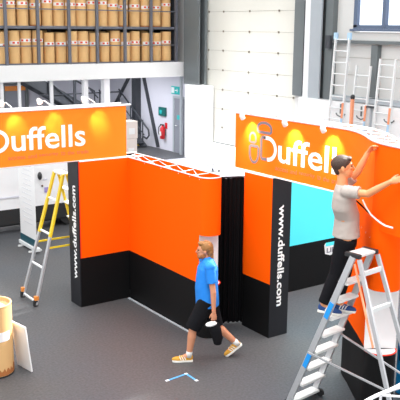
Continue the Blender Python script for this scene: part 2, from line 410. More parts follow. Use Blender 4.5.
for k in range(8): b.box((15.265,23.42,3.6+k*.38),(15.275,24.9,3.625+k*.38))
b.build('end_mesh', 'steeld', rk)
B().box((15.285,23.40,3.30),(15.30,24.95,6.6)).build('end_panel', 'steeld', rk)
B().box((8.0,24.90,3.30),(15.26,24.92,6.6)).build('rear_panel', 'rackshade', rk)  # dark sheet added as painted shade behind the drums

def make_tube(h, seed):
    r = random.Random(seed); R = .178+r.uniform(-.008,.010)
    t = thing('cardboard_drum', 'drum', 'drum', (0,0,0))
    body = B(); body.tube([(0,0,.02),(0,0,h)], R, 24, 0); body.build('drum_body', 'kraft', t)
    B().tube([(0,0,0),(0,0,.04)], R+.005, 24).build('base_ring', 'kraftd' if r.random() < .4 else 'kraftin', t)
    z = h*.64+r.uniform(-.10,.06)
    lb = B(); lb.add([(x,y,zz) for zz in (z,z+.10) for x,y in arc(0,0,R+.002,-PI*.98,-.02*PI,12)], [(i,i+1,14+i,13+i) for i in range(12)], 0, True)
    l = lb.build('label_band', 'label', t)
    for a in (-PI*.78,-PI*.52,-PI*.22):
        aa = a+r.uniform(-.1,.1); q = arc(0,0,R+.004,aa,aa+.42,3)
        mk = B().add([(x,y,zz) for zz in (z+.02,z+.082) for x,y in q], [(i,i+1,5+i,4+i) for i in range(3)], 0, True)
        mk.build('red_mark', 'labelr', l)
    return t
protos = [make_tube((1.03,1.05,1.0,1.04,.98)[i], i) for i in range(5)]
used = set()
def place_tube(x, y, z, label, group):
    k = random.randrange(5)
    o = protos[k] if k not in used else copy_tree(protos[k])
    used.add(k)
    o.location = (x, y, z); o['label'] = label; o['group'] = group
    o.rotation_euler.z = random.uniform(-.3,.3)
ordn = ['first','second','third','fourth','fifth','sixth','seventh','eighth','ninth','tenth','eleventh','twelfth','thirteenth','fourteenth','fifteenth','sixteenth','seventeenth','eighteenth','nineteenth','twentieth']
for row, z in (('lower', 3.30), ('upper', 4.485)):
    xs = []; x = 15.0
    while x > 8.6:
        xs.append(x); x -= random.choice((.385,.39,.40,.44,.40))
    for k, x in enumerate(xs):
        place_tube(x, 23.64+random.uniform(-.02,.03), z, 'brown cardboard drum in the front line of the %s rack row, %s from the right' % (row, ordn[k]), 'cardboard drums on the %s rack level' % row)
    x = 14.8
    while x > 8.5:
        place_tube(x, 24.10+random.uniform(-.02,.03), z, 'brown cardboard drum half hidden behind the front line on the %s rack row' % row, 'drums behind the front line, %s row' % row)
        x -= .42
for k in range(5):
    if k not in used: raise Exception('unused prototype')

# ================================================================ EXHIBITION STAND
WT = 2.41   # wall height
ZB = .83    # top of the black band
# left wing
wg = thing('exhibition_wall', 'short orange and black display wall with a charcoal web-address end', 'display wall', (5.9,11.3,0))
B().box((5.44,11.13,ZB),(6.34,11.15,WT)).build('orange_panel', 'orange', wg)
B().box((5.44,11.13,0),(6.34,11.15,ZB)).build('black_panel', 'black', wg)
B().box((5.44,11.48,0),(6.70,11.50,WT)).build('rear_panel', 'black', wg)
B().box((5.425,11.135,0.0),(5.44,11.495,WT)).build('end_panel', 'endgrey', wg)
B().box((5.44,11.124,ZB),(5.452,11.131,WT)).build('red_edge', 'red', wg)
text('www.duffells.com', (5.425,11.235,.45), (0,0,1), (0,1,0), 1.56, .135, 'letter', 'web_address', wg, bold=.022, label='white web address reading up the end panel')
b = B()
b.tube([(5.46,11.14,WT),(6.36,11.14,WT)], .012); b.tube([(5.46,11.49,WT),(6.7,11.49,WT)], .012)
for i in range(3): b.tube([(5.5+.4*i,11.14,WT-.02),(5.9+.4*i,11.49,WT-.02)], .009); b.tube([(5.5+.4*i,11.49,WT-.02),(5.9+.4*i,11.14,WT-.02)], .009)
b.build('frame', 'frame', wg)
def niche_wall(name, label, face, cap_c, cap_r, axis, left, nz0, nz1, back, rail=True):
    """curved display wall: face = plan line on the near side, ending in a round end with an open niche"""
    t = thing(name, label, 'display wall', (cap_c[0], cap_c[1], 0))
    ax = V((axis[0],axis[1],0)).normalized(); a0 = math.atan2(left[1],left[0])
    lf = V((left[0],left[1],0)).normalized(); sgn = 1 if lf.cross(ax).z > 0 else -1
    cap = arc(cap_c[0], cap_c[1], cap_r, a0, a0+sgn*PI, 16)
    capu = [(cap_c[0]+(x-cap_c[0])*.999, cap_c[1]+(y-cap_c[1])*.999) for x, y in cap]
    full = face + cap[1:] + back
    B().sheet(full, nz1, WT, 0).build('orange_upper_panel', 'orange', t)
    seg = face; B().sheet(face, ZB, nz1, 0).build('orange_face_panel', 'orange', t)
    B().sheet(face+cap[1:]+back, 0, nz0, 0).build('black_panel', 'black', t)
    if ZB > nz0: B().sheet(face, nz0, ZB, 0).build('black_face_strip', 'black', t)
    B().sheet([cap[-1]]+back, nz0, nz1, 0).build('rear_panel', 'black', t)
    b = B(); n = len(cap)
    b.add([(x,y,nz0+.012) for x,y in capu], [tuple(range(n))]); b.build('niche_shelf', 'white', t)
    b = B(); p = capu[0]; q = capu[-1]; k = .06; ins = []
    # shallow curved white back of the niche
    for i in range(9):
        u = i/8; mx = p[0]+(q[0]-p[0])*u; my = p[1]+(q[1]-p[1])*u; d = .03*math.sin(PI*u)
        ins.append((mx-ax.x*d, my-ax.y*d))
    b.sheet(ins, nz0+.01, nz1); b.build('niche_back', 'white', t)
    b = B(); b.add([(x,y,nz1) for x,y in capu], [tuple(range(n))]); b.build('niche_ceiling', 'white', t)
    B().tube([(x,y,nz0+.012) for x,y in cap], .010, 8).build('niche_rim', 'red', t)
    dz = 0 if rail else .22
    b = B(); b.tube([(x,y,WT-dz) for x,y in (full if rail else offset_pl(full, .03))], .009, 8, closed=False)
    m = min(len(face), len(back)); fb = list(reversed(back))
    L0 = face; 
    def lerp(pl, u):
        s = u*(len(pl)-1); i = min(int(s), len(pl)-2); f = s-i
        return (pl[i][0]*(1-f)+pl[i+1][0]*f, pl[i][1]*(1-f)+pl[i+1][1]*f)
    ns = 5
    for i in range(ns):
        a = lerp(face, i/ns); c = lerp(fb, (i+1)/ns); b.tube([(*a,WT-.015-dz),(*c,WT-.015-dz)], .006, 8)
        a = lerp(face, (i+1)/ns); c = lerp(fb, i/ns); b.tube([(*a,WT-.03-dz),(*c,WT-.03-dz)], .006, 8)
        a = lerp(face, (i+.5)/ns); c = lerp(fb, (i+.5)/ns); b.tube([((a[0]+c[0])/2,(a[1]+c[1])/2,WT-.02-dz),((a[0]+c[0])/2,(a[1]+c[1])/2,WT-.45)], .008, 8)
    b.build('frame', 'frame', t)
    return t
face = [(6.34,11.12),(6.335,10.6),(6.33,10.1),(6.32,9.6),(6.315,9.3),(6.315,9.05)]
w2 = niche_wall('curved_display_wall', 'long orange wall with black base and rounded end behind the walking person', face, (6.485,9.045), .170, (0,-1), (-1,0), .80, 1.56,
    [(6.655,9.3),(6.66,9.8),(6.66,10.4),(6.66,11.12),(6.66,11.45)])
B().box((6.33,11.12,ZB),(6.345,11.135,WT)).build('corner_trim', 'orange', w2)
# right-hand unit
ax = (-.54,-.84); pr_ = V((-.84,.54)).normalized(); cc = (6.77,5.95); rr = .19
p0 = (cc[0]+pr_.x*rr, cc[1]+pr_.y*rr)
face = [(7.20,6.98),(7.12,6.86),(7.03,6.70),(6.92,6.53),(6.80,6.34),(6.70,6.19),p0]
bk = [(cc[0]-pr_.x*rr, cc[1]-pr_.y*rr)]
back = [(7.03,6.04),(7.14,6.22),(7.26,6.42),(7.38,6.62),(7.50,6.82)]
w3 = niche_wall('curved_display_wall', 'tall orange and black rounded wall with white niche behind the stepladder', face, cc, rr, ax, (pr_.x,pr_.y), .78, 1.56, back, rail=False)
b = B(); b.sheet([(7.20,6.98),(7.50,6.82)], 0, WT); b.build('end_panel', 'black', w3)

# pillar with the web address
pl = thing('display_pillar', 'orange fronted display pillar with web address down its charcoal end', 'display pillar', (7.32,8.7,0))
pf = [(7.24,9.14),(7.18,9.12),(7.148,9.08),(7.14,9.02),(7.14,8.42)]
B().sheet(pf, ZB, WT).build('orange_panel', 'orange', pl)
B().sheet(pf, 0, ZB).build('black_panel', 'black', pl)
B().box((7.142,8.42,0),(7.50,8.435,WT)).build('end_panel', 'endgrey', pl)
B().sheet([(7.24,9.14),(7.50,9.14),(7.50,8.43)], 0, WT).build('rear_panel', 'black', pl)
text('www.duffells.com', (7.275,8.42,2.0), (0,0,-1), (1,0,0), 1.53, .125, 'letter', 'web_address', pl, bold=.022, label='white web address reading down the end panel')
b = B(); b.tube([(7.15,9.1,WT),(7.15,8.43,WT),(7.49,8.43,WT),(7.49,9.12,WT),(7.15,9.1,WT)], .012, 8); b.tube([(7.16,9.0,WT-.02),(7.48,8.45,WT-.02)], .009); b.tube([(7.16,8.45,WT-.02),(7.48,9.0,WT-.02)], .009); b.build('frame', 'frame', pl)

# black curtain between wall and pillar
ct = thing('curtain', 'black pleated curtain closing the gap beside the orange pillar', 'curtain', (6.95,9.2,0))
pts = []; N = 72
for i in range(N+1):
    u = i/N; x = 7.22+(6.72-7.22)*u; y = 9.15+(9.38-9.15)*u
    a = .028*math.sin(u*2*PI*8+.6*math.sin(u*9))+.012*math.sin(u*37)
    pts.append((x-.65*a, y-.76*a))
b = B(); n = len(pts); zsn = [0.012,.6,1.2,1.8,2.3]
vs = []
for j, z in enumerate(zsn):
    for i, (x, y) in enumerate(pts):
        k = 1.0-.35*(z/2.3); bx = 7.22+(6.72-7.22)*i/N; by = 9.15+(9.38-9.15)*i/N
        vs.append((bx+(x-bx)*k, by+(y-by)*k, z))
b.add(vs, [(j*n+i, j*n+i+1, (j+1)*n+i+1, (j+1)*n+i) for j in range(len(zsn)-1) for i in range(n-1)], 0, True)
b.build('drape', 'curtain', ct)
B().tube([(7.24,9.15,2.31),(6.71,9.39,2.31)], .014).build('curtain_rail', 'bplastic', ct)

# cyan back wall
cw = thing('exhibition_wall', 'long cyan display wall with black base seen through the opening', 'display wall', (9.2,9.9,0))
B().box((8.4,9.83,ZB),(10.5,9.85,WT)).build('cyan_panel', 'cyan', cw)
B().box((8.4,9.83,0),(10.5,9.85,ZB)).build('black_panel', 'black', cw)
B().box((8.4,10.18,0),(10.5,10.2,WT)).build('rear_panel', 'black', cw)
b = B(); b.box((8.4,9.85,0),(8.42,10.18,WT)); b.box((10.48,9.85,0),(10.5,10.18,WT)); b.build('end_panel', 'endgrey', cw)
b = B(); b.tube([(8.41,9.84,WT),(10.49,9.84,WT)], .012); b.tube([(8.41,10.19,WT),(10.49,10.19,WT)], .012)
for i in range(5): b.tube([(8.42+.4*i,9.84,WT-.02),(8.82+.4*i,10.19,WT-.02)], .009); b.tube([(8.42+.4*i,10.19,WT-.02),(8.82+.4*i,9.84,WT-.02)], .009)
b.build('frame', 'frame', cw)
lg = B().add([(9.57,9.822,.72),(9.60,9.822,.56),(9.72,9.822,.52),(9.93,9.822,.56),(9.96,9.822,.71),(9.93,9.822,.765),(9.60,9.822,.755),
    (9.57,9.829,.72),(9.60,9.829,.56),(9.72,9.829,.52),(9.93,9.829,.56),(9.96,9.829,.71),(9.93,9.829,.765),(9.60,9.829,.755)],
    [tuple(range(7)), tuple(range(13,6,-1))]+[(i,(i+1) % 7,7+(i+1) % 7,7+i) for i in range(7)]).build('logo_badge', 'white', cw, label='small white badge with grey letters and cyan top')
B().box((9.60,9.818,.70),(9.94,9.822,.765)).build('badge_band', 'cyan', lg)
text('LIPS', (9.63,9.821,.575), (1,0,0), (0,0,1), .28, .09, 'letter_grey', 'badge_letters', lg, depth=.003, bold=.02)

# ---- fascias
FB, FT = 2.41, 3.25
fl = thing('fascia_banner', 'left orange fascia banner with white lettering above the short wall', 'fascia', (4.8,11.15,FB))
B().sheet([(3.1,11.15),(4.2,11.15),(5.3,11.15),(6.32,11.15)], FB+.02, FT).build('fabric', 'fascia', fl)
b = B(); b.tube([(3.1,11.15,FT+.01),(6.40,11.15,FT+.01)], .016, 8); b.tube([(3.1,11.16,FB+.015),(6.34,11.16,FB+.015)], .012, 8)
b.tube([(3.1,11.46,FT+.01),(6.40,11.46,FT+.01)], .012, 8); b.tube([(3.1,11.46,FB+.015),(6.34,11.46,FB+.015)], .012, 8)
for x in (3.12,3.95,4.75,5.55,6.33): b.tube([(x,11.46,FB+.015),(x,11.46,FT+.01)], .010, 8)
for i in range(8): x = 3.12+.4*i; b.tube([(x,11.15,FT),(x+.4,11.46,FT)], .008, 8); b.tube([(x,11.46,FT),(x+.4,11.15,FT)], .008, 8)
b.build('frame', 'frame', fl)
text('uffells', (4.365,11.15,2.655), (1,0,0), (0,0,1), 1.215, .355, 'letter', 'lettering', fl, bold=.012, spacing=1.0, label='white company name letters')
def tagline(o, u, parent):
    x = 0; total = 32.0; L = 1.27
    for wd in ('access','and','security','to','the','trade'):
        k = sum(.45 if c in 'it' else 1 for c in wd)
        h = .062 if any(c in 'dth' for c in wd) or 'y' in wd else .045
        text(wd, V(o)+V(u)*x, u, (0,0,1), k*.0455, h, 'tag', 'tagline_word', parent, bold=0, label='small pale red word'); x += (k+1)*.0455
tagline((4.30,11.15,2.535), (1,0,0), fl)
def poly_ring(pts, wdt, P, U, Wv, n, mname, name, parent, closed=True, label=None):
    """outline mark: pts in 2-D on plane P + U*x + Wv*y"""
    P = V(P); U = V(U); Wv = V(Wv); n = V(n); b = B(); L = len(pts)
    seg = range(L if closed else L-1); q = [V((x,y,0)) for x,y in pts]; inn = []; out = []
    for i in range(L):
        a = q[i-1] if (closed or i > 0) else q[i]; c = q[(i+1) % L] if (closed or i < L-1) else q[i]
        t = (c-a).normalized(); nn = V((-t.y,t.x,0)); inn.append(q[i]+nn*wdt/2); out.append(q[i]-nn*wdt/2)
    w = lambda p, k: P+U*p.x+Wv*p.y+n*k
    for i in seg:
        j = (i+1) % L
        vs = [w(inn[i],.004),w(inn[j],.004),w(out[j],.004),w(out[i],.004),w(inn[i],-.001),w(inn[j],-.001),w(out[j],-.001),w(out[i],-.001)]
        b.add(vs, [(0,1,2,3),(7,6,5,4),(0,4,5,1),(2,6,7,3)])
    if not closed:
        for i in (0, L-1): b.add([w(inn[i],.004),w(out[i],.004),w(out[i],-.001),w(inn[i],-.001)], [(0,1,2,3)])
    return b.build(name, mname, parent, label=label, weld=True)
def dshape(x0, x1, y0, y1, n=14, r=.05):   # D outline, flat side left, counter-clockwise
    rx = (x1-x0); ry = (y1-y0)/2; cy = (y0+y1)/2
    pts = [(x0+r*.3,y0)]; 
    for i in range(n+1):
        t = -PI/2+PI*i/n; pts.append((x0+rx*.45+rx*.55*math.cos(t), cy+ry*math.sin(t)))
    pts += [(x0+r*.3,y1),(x0,y1-r*.5),(x0,y0+r*.5)]
    return pts
# initial D of the left banner, at the frame edge
poly_ring(dshape(0,.30,0,.30), .055, (4.00,11.15,2.675), (1,0,0), (0,0,1), (0,-1,0), 'letter', 'initial_letter', fl, label='white capital D')
poly_ring([(x,y) for x,y in dshape(0,.20,0,.12)], .03, (3.86,11.15,3.02), (1,0,0), (0,0,1), (0,-1,0), 'letter_grey', 'logo_mark', fl)
# right fascia, curving round at its near end
fpl = [(7.18,9.36),(7.18,8.9),(7.18,8.4),(7.18,7.9),(7.18,7.5),(7.18,7.2),(7.16,6.98),(7.06,6.73),(6.91,6.48),(6.76,6.27),(6.65,6.08),(6.57,5.85),(6.53,5.6),(6.52,5.35),(6.54,5.05),(6.60,4.7),(6.68,4.4)]
fr = thing('fascia_banner', 'right orange fascia banner with logo, curving past the man on the stepladder', 'fascia', (7.1,7.5,FB))
def sub(pl, k=4):
    out = []
    for i in range(len(pl)-1):
        P = [V((*pl[max(0,min(len(pl)-1,i+j))],0)) for j in (-1,0,1,2)]
        for s in range(k):
            t = s/k; p = .5*((2*P[1])+(P[2]-P[0])*t+(2*P[0]-5*P[1]+4*P[2]-P[3])*t*t+(3*P[1]-P[0]-3*P[2]+P[3])*t**3); out.append((p.x,p.y))
    out.append(pl[-1]); return out
fs_ = sub(fpl)
cut = min(range(len(fs_)), key=lambda i: abs(fs_[i][1]-6.08))
fbk = offset_pl(fs_, .008)
B().sheet(fs_[:cut+1], FB+.015, FT).build('fabric', 'fascia_r', fr)
B().sheet(fs_[cut:], FB-.13, FT).build('fabric', 'orange', fr, label='end panel with its shade painted as deeper orange')  # shade on the turned-away end is put into a deeper orange
bo = offset_pl(fs_, .30)
b = B(); b.tube([(x,y,FT+.01) for x,y in fs_], .016, 8); b.tube([(x,y,FB+.012) for x,y in fs_[:22]], .012, 8)
b.tube([(x,y,FT+.01) for x,y in bo], .013, 8); b.tube([(x,y,FB+.012) for x,y in bo], .012, 8)
K = 6
for i in range(0, len(fs_)-K, K):
    b.tube([(*fs_[i],FT),(*bo[i+K],FT)], .009, 8); b.tube([(*bo[i],FT),(*fs_[i+K],FT)], .009, 8); b.tube([(*bo[i],FB+.01),(*bo[i],FT)], .010, 8)
b.build('frame', 'frame', fr)
PX, NX = 7.18, (-1,0,0)
text('uffells', (PX,8.365,2.645), (0,-1,0), (0,0,1), 1.40, .36, 'letter', 'lettering', fr, bold=.012, spacing=1.0, label='white company name letters')
tagline((PX,8.42,2.53), (0,-1,0), fr)
poly_ring(dshape(0,.32,0,.31)[1:-3]+[(.06,.31)], .055, (PX,8.745,2.65), (0,-1,0), (0,0,1), NX, 'letter', 'initial_letter', fr, closed=False, label='white bowl of the capital D')
poly_ring([(.13,0),(.02,0),(0,.03),(0,.28),(.02,.31),(.10,.31)], .045, (PX,8.745,2.65), (0,-1,0), (0,0,1), NX, 'letter_grey', 'logo_mark', fr, closed=False, label='grey back of the capital D')
def rot(pts, k):
    for _ in range(k): pts = [(-y,x) for x,y in pts]
    return pts
poly_ring(rot(dshape(0,.14,-.15,.15),1), .04, (PX,8.68,3.03), (0,-1,0), (0,0,1), NX, 'letter_grey', 'logo_mark', fr, label='grey dome mark')
poly_ring(rot(dshape(0,.24,-.10,.10),3), .04, (PX,8.905,2.81), (0,-1,0), (0,0,1), NX, 'letter_grey', 'logo_mark', fr, label='grey cup mark')
poly_ring(rot(dshape(0,.14,-.07,.07),1), .03, (PX,8.94,2.86), (0,-1,0), (0,0,1), NX, 'letter_grey', 'logo_mark', fr, label='small grey mark')

# ---- display lamps on the fascias, each with its own real light
LP_L, LP_R = 90, 40
def lamp(base, head, aim, label, energy, front, size=.045):
    cone = 50 if not front else 88
    t = thing('display_lamp', label, 'lamp', base, group='display lamps along the fascia tops')
    bs = V(base); h = V(head); a = V(aim); mid = (bs+h)/2+V((0,0,.06))
    B().tube([bs, bs+V((0,0,.05)), mid, h], .008, 8).build('arm', 'lampw', t)
    B().box(bs-V((.025,.025,.0)), bs+V((.025,.025,.03))).build('clamp', 'lampw', t, bevel=.004)
    d = (a-h).normalized()
    hd = B().tube([h-d*.05, h-d*.03, h+d*.02, h+d*.035], [.018,.032,size,size], 14).build('lamp_head', 'lampw', t)
    B().tube([h+d*.034, h+d*.037], size*.85, 14).build('lamp_face', 'lampg', hd)
    L = bpy.data.lights.new('lamp_light', 'SPOT'); L.energy = energy; L.color = (1,.80,.50); L.spot_size = math.radians(cone); L.spot_blend = .8; L.shadow_soft_size = .03
    o = bpy.data.objects.new('lamp_light', L); C.objects.link(o); o.parent = t
    o.location = (h+d*.05)-bs; o.rotation_euler = d.to_track_quat('-Z','Y').to_euler()
for x, lb in ((4.42,'display lamp behind the left banner top, nearest the left edge of the photo'),(5.04,'display lamp arched behind the left banner, middle of its three'),(5.80,'display lamp arched behind the left banner near its right end')):
    lamp((x-.02,11.19,FT+.02), (x-.06,11.50,FT+.10), (x+.02,11.15,3.03), lb, LP_L, False)
for y, lb in ((8.95,'display lamp over the logo at the far end of the right banner'),(8.02,'display lamp above the middle letters of the right banner'),(7.28,'display lamp on the right banner just above the head of the man')):
    lamp((7.18,y+.02,FT+.02), (6.98,y,FT-.01), (7.18,y,2.95), lb, LP_R, True, .035)

# ================================================================ FOREGROUND STEPLADDER
sl = thing('stepladder', 'aluminium platform stepladder with orange inner strut that the man stands on', 'stepladder', (6.29,6.2,0))
X0, X1 = 6.06, 6.54
def xs_(x, z): return x+(.085 if x < 6.3 else -.05)*z/2.07
def ly(z): return 6.67-.8*z/2.07
for x in (X0, X1):
    b = B(); b.bar((xs_(x,0),ly(0),.03),(xs_(x,2.06),ly(2.06),2.06), .075, .028, (1,0,0)); st_ = b.build('stile', 'alu', sl, bevel=.003)
B().bar((xs_(X0,1.26)-.02,ly(1.26),1.26),(xs_(X0,1.46)-.02,ly(1.46),1.46), .06, .006, (1,0,0)).build('blue_sticker', 'blue', sl, label='blue sticker on the near stile')
B().bar((xs_(X0,.58)-.02,ly(.58),.58),(xs_(X0,.76)-.02,ly(.76),.76), .06, .006, (1,0,0)).build('blue_sticker', 'blue', sl, label='blue sticker low on the near stile')
TZ = [.10+.232*k for k in range(8)]
for z in TZ:
    y = ly(z)
    b = B().box((xs_(X0,z)+.014,y-.065,z-.028),(xs_(X1,z)-.014,y+.065,z)); b.build('tread', 'tread', sl, bevel=.003)
B().box((X0+.10,5.80,2.05),(X1-.06,5.98,2.078)).build('platform', 'tread', sl, bevel=.004)
for x in (X0+.07, X1-.10): B().box((x,5.79,2.035),(x+.055,5.99,2.086)).build('platform_bracket', 'bplastic', sl, bevel=.01)
for x, k in ((X0+.01,'orange'), (X1-.01,'alu')):
    B().bar((xs_(x,2),5.80,2.03),(x-.05 if x < 6.3 else x+.0,5.02,.03), .05, .03, (1,0,0)).build('rear_leg', 'alu', sl, bevel=.003)
B().bar((X0+.065,5.84,1.98),(X0+.01,5.50,1.12), .014, .020, (1,0,0)).build('inner_strut', 'sign_or', sl, label='orange red strut')
B().bar((X0,5.28,.70),(X1,5.28,.70), .025, .03).build('rear_crossbar', 'alul', sl)
B().bar((X0+.05,5.60,1.50),(X1-.03,5.60,1.50), .03, .045).build('rear_crossbar', 'alul', sl)
B().bar((X0+.07,5.74,1.88),(X1-.04,5.74,1.88), .03, .05).build('rear_crossbar', 'alul', sl)
B().bar((X0-.03,ly(.78),.80),(X0-.03,5.30,.72), .022, .012, (1,0,0)).build('spreader_bar', 'alu', sl)
B().bar((X1+.012,ly(.84),.92),(X1+.012,5.28,.66), .022, .012, (1,0,0)).build('spreader_bar', 'alu', sl)
for x in (X0, X1): B().box((x-.02,ly(0)-.04,0),(x+.02,ly(0)+.05,.07)).build('rubber_foot', 'rubber', sl, bevel=.006)
for x in (X0-.05, X1): B().box((x-.02,4.98,0),(x+.02,5.06,.05)).build('rubber_foot', 'rubber', sl, bevel=.006)
B().tube([(X1+.0,6.58,.05),(X1+.03,6.58,.05)], .05, 16).build('castor', 'rubber', sl)

sl.rotation_euler.z = math.radians(7); sl.location.x -= .03

# ---- white cord in his hand
tag(B().tube([V(p) for p in ((6.42,6.02,2.63),(6.44,5.98,2.55),(6.47,5.93,2.47),(6.50,5.87,2.42),(6.49,5.80,2.40),(6.48,5.72,2.385),(6.49,5.62,2.38))], .010, 8).build('cord', 'letter'),
    'white cord trailing across the lower edge of the right orange banner', 'cord')

# ================================================================ YELLOW LADDER (left)
yl = thing('stepladder', 'yellow and aluminium folding stepladder behind the short orange wall', 'stepladder', (5.2,11.9,0))
for y in (12.14,11.60):
    ap = (5.44, 11.87+(y-11.87)*.62, 2.12); lo = (4.84,y,.02); md = tuple(lo[i]+(ap[i]-lo[i])*.52 for i in range(3))
    f = B().bar(lo, md, .035, .065, (0,1,0)).build('front_stile', 'alu', yl, bevel=.003)
    B().bar(md, ap, .037, .067, (0,1,0)).build('upper_sleeve', 'yellow', f, bevel=.003)
    B().box((4.80,y-.03,0),(4.87,y+.03,.10)).build('rubber_foot', 'rubber', f, bevel=.008)
    B().box((4.815,y-.032,.10),(4.885,y+.032,.17)).build('foot_collar', 'sign_o', f, bevel=.004)
    hi = (5.50, ap[1], 2.12); lo2 = (6.05,y+.02,.02)
    B().bar(lo2, hi, .03, .055, (0,1,0)).build('rear_stile', 'yellow', yl, bevel=.003)
for k in range(4):
    z = .06+.545*k; u = z/2.12; x = 4.84+.6*u; wy = .27*(1-.38*u)
    B().bar((x,11.87-wy,z),(x,11.87+wy,z), .03, .025).build('rung', 'alul', yl)
B().box((5.42,11.69,2.10),(5.56,12.05,2.14)).build('top_cap', 'alul', yl, bevel=.01)
for k in range(1, 8):
    z = .02+.262*k; u = z/2.12; x = 6.05-.55*u; wy = .27*(1-.38*u)
    B().box((x-.05,11.88-wy,z-.02),(x+.05,11.88+wy,z)).build('tread', 'alul', yl)
for y in (11.62,12.10): B().bar((5.10,y,.94),(5.80,y,.94), .012, .03).build('spreader_bar', 'yellow', yl)

# ================================================================ VAN, BANNER AND BACKGROUND LEFT
vn = thing('van', 'white panel van parked behind the left orange banner', 'van', (6.0,17.0,0))
prof = [(1.6,.40),(1.6,1.95),(1.75,2.12),(6.9,2.12),(7.35,1.95),(7.95,1.30),(8.5,1.14),(8.66,.95),(8.68,.40)]
# side profile extruded across the width
b = B(); n = len(prof); Y0, Y1 = 16.24, 16.99
vs = [(x,Y0+(.05 if z > 1.5 else 0),z) for x,z in prof]+[(x,Y1,z) for x,z in prof]
b.add(vs, [tuple(range(n)), tuple(range(n,2*n))[::-1]]+[(i,n+i,n+(i+1) % n,(i+1) % n) for i in range(n)])
b.build('body', 'van', vn, bevel=.03)
B().box((1.7,16.27,.16),(8.6,16.96,.42)).build('underbody', 'rubber', vn)
B().box((1.62,16.225,.20),(8.68,16.30,.545)).build('side_skirt', 'rubber', vn, bevel=.01)
for x in (2.6,7.75):
    for y in (16.26,16.76):
        w_ = B().tube([(x,y,.34),(x,y+.22,.34)], .34, 28).build('wheel', 'rubber', vn)
        B().tube([(x,y-.008,.34),(x,y+.01,.34)], .2, 20).build('wheel_hub', 'alu', w_)
B().add([(7.0,16.275,1.42),(7.78,16.245,1.42),(7.42,16.275,1.86),(7.0,16.28,1.90),(7.0,16.30,1.42),(7.78,16.30,1.42),(7.42,16.30,1.86),(7.0,16.30,1.90)],
    [(0,1,2,3),(7,6,5,4),(0,4,5,1),(1,5,6,2),(2,6,7,3),(3,7,4,0)]).build('side_window', 'vanglass', vn)
B().add([(7.42,16.42,1.90),(7.42,16.86,1.90),(8.06,16.9,1.33),(8.06,16.36,1.33),(7.39,16.42,1.86),(7.39,16.86,1.86),(8.02,16.9,1.29),(8.02,16.36,1.29)],
    [(0,1,2,3),(7,6,5,4),(0,4,5,1),(1,5,6,2),(2,6,7,3),(3,7,4,0)]).build('windscreen', 'vanglass', vn)
B().ellipsoid((6.94,16.14,1.24), (.05,0,0), (0,.06,0), (0,0,.09)).build('wing_mirror', 'bplastic', vn)
B().box((7.06,16.225,1.12),(7.16,16.24,1.15)).build('door_handle', 'wallg', vn, bevel=.004)
B().tube([(7.03,16.225,.99),(7.03,16.245,.99)], .022, 12).build('lock', 'bplastic', vn)
B().box((7.08,16.232,.83),(7.20,16.238,.95)).build('badge', 'purple', vn, bevel=.002)
for x in (6.80,5.2): B().box((x,16.232,.58),(x+.012,16.238,1.9)).build('door_gap', 'vangrey', vn)
B().box((2.8,16.225,.80),(6.7,16.24,.83)).build('side_rail', 'wallg', vn)
rb = thing('roller_banner', 'white roller banner with dark teal foot strip beside the yellow ladder', 'banner', (6.12,14.9,0))
B().box((6.10,14.47,.20),(6.106,15.28,1.98)).build('banner_sheet', 'white', rb)
B().box((6.094,14.47,.10),(6.106,15.28,.26)).build('foot_strip', 'teal', rb)
B().box((6.06,14.43,.03),(6.17,15.32,.11)).build('base_cassette', 'alul', rb, bevel=.015)
for y in (14.6,15.15): B().box((5.98,y-.02,0),(6.26,y+.02,.03)).build('base_foot', 'alul', rb)
B().tube([(6.15,14.88,.05),(6.15,14.88,1.99)], .012).build('support_pole', 'alul', rb)
B().box((6.095,14.46,1.97),(6.115,15.29,2.0)).build('top_rail', 'alul', rb)
b = B()
for k in range(13): b.box((6.0965,14.62,.55+.10*k),(6.0995,14.62+.35+.2*random.random(),.565+.10*k))
b.build('text_lines', 'winlight', rb)

# cartons
z = 0
for i, (dx, h, lb) in enumerate(((0,.55,'bottom of the stack behind the left banner end'),(.02,.52,'second up in the stack behind the left banner end'),(-.02,.52,'third up in the stack behind the left banner end'),(.0,.46,'topmost of the stack behind the left banner end'))):
    t = thing('carton', 'pale cardboard carton, %s' % lb, 'carton', (10.3+dx,18.2,z), group='stacked pale cartons')
    B().box((9.96+dx,18.0,z),(10.55+dx,18.4,z+h)).build('box_body', 'carton', t, bevel=.008)
    B().box((9.96+dx-.001,18.17,z+h-.06),(10.55+dx+.001,18.23,z+h+.002)).build('packing_tape', 'cartontape', t)
    B().box((10.28+dx,17.995,z+.12),(10.46+dx,18.0,z+.28)).build('paper_label', 'label', t)
    z += h+.003

# grey trolley near the raised door
t = thing('trolley', 'low grey metal trolley standing in the light of the raised door', 'trolley', (14.2,20.1,0))
B().box((13.95,19.85,.50),(14.65,20.25,.54)).build('top_tray', 'alu', t, bevel=.01)
B().box((13.95,19.85,.18),(14.65,20.25,.22)).build('lower_tray', 'alu', t, bevel=.01)
for x in (13.98,14.62):
    for y in (19.88,20.22): B().tube([(x,y,.06),(x,y,.52)], .014).build('leg', 'alu', t); B().tube([(x-.012,y,.042),(x+.012,y,.042)], .035, 12).build('castor', 'rubber', t)

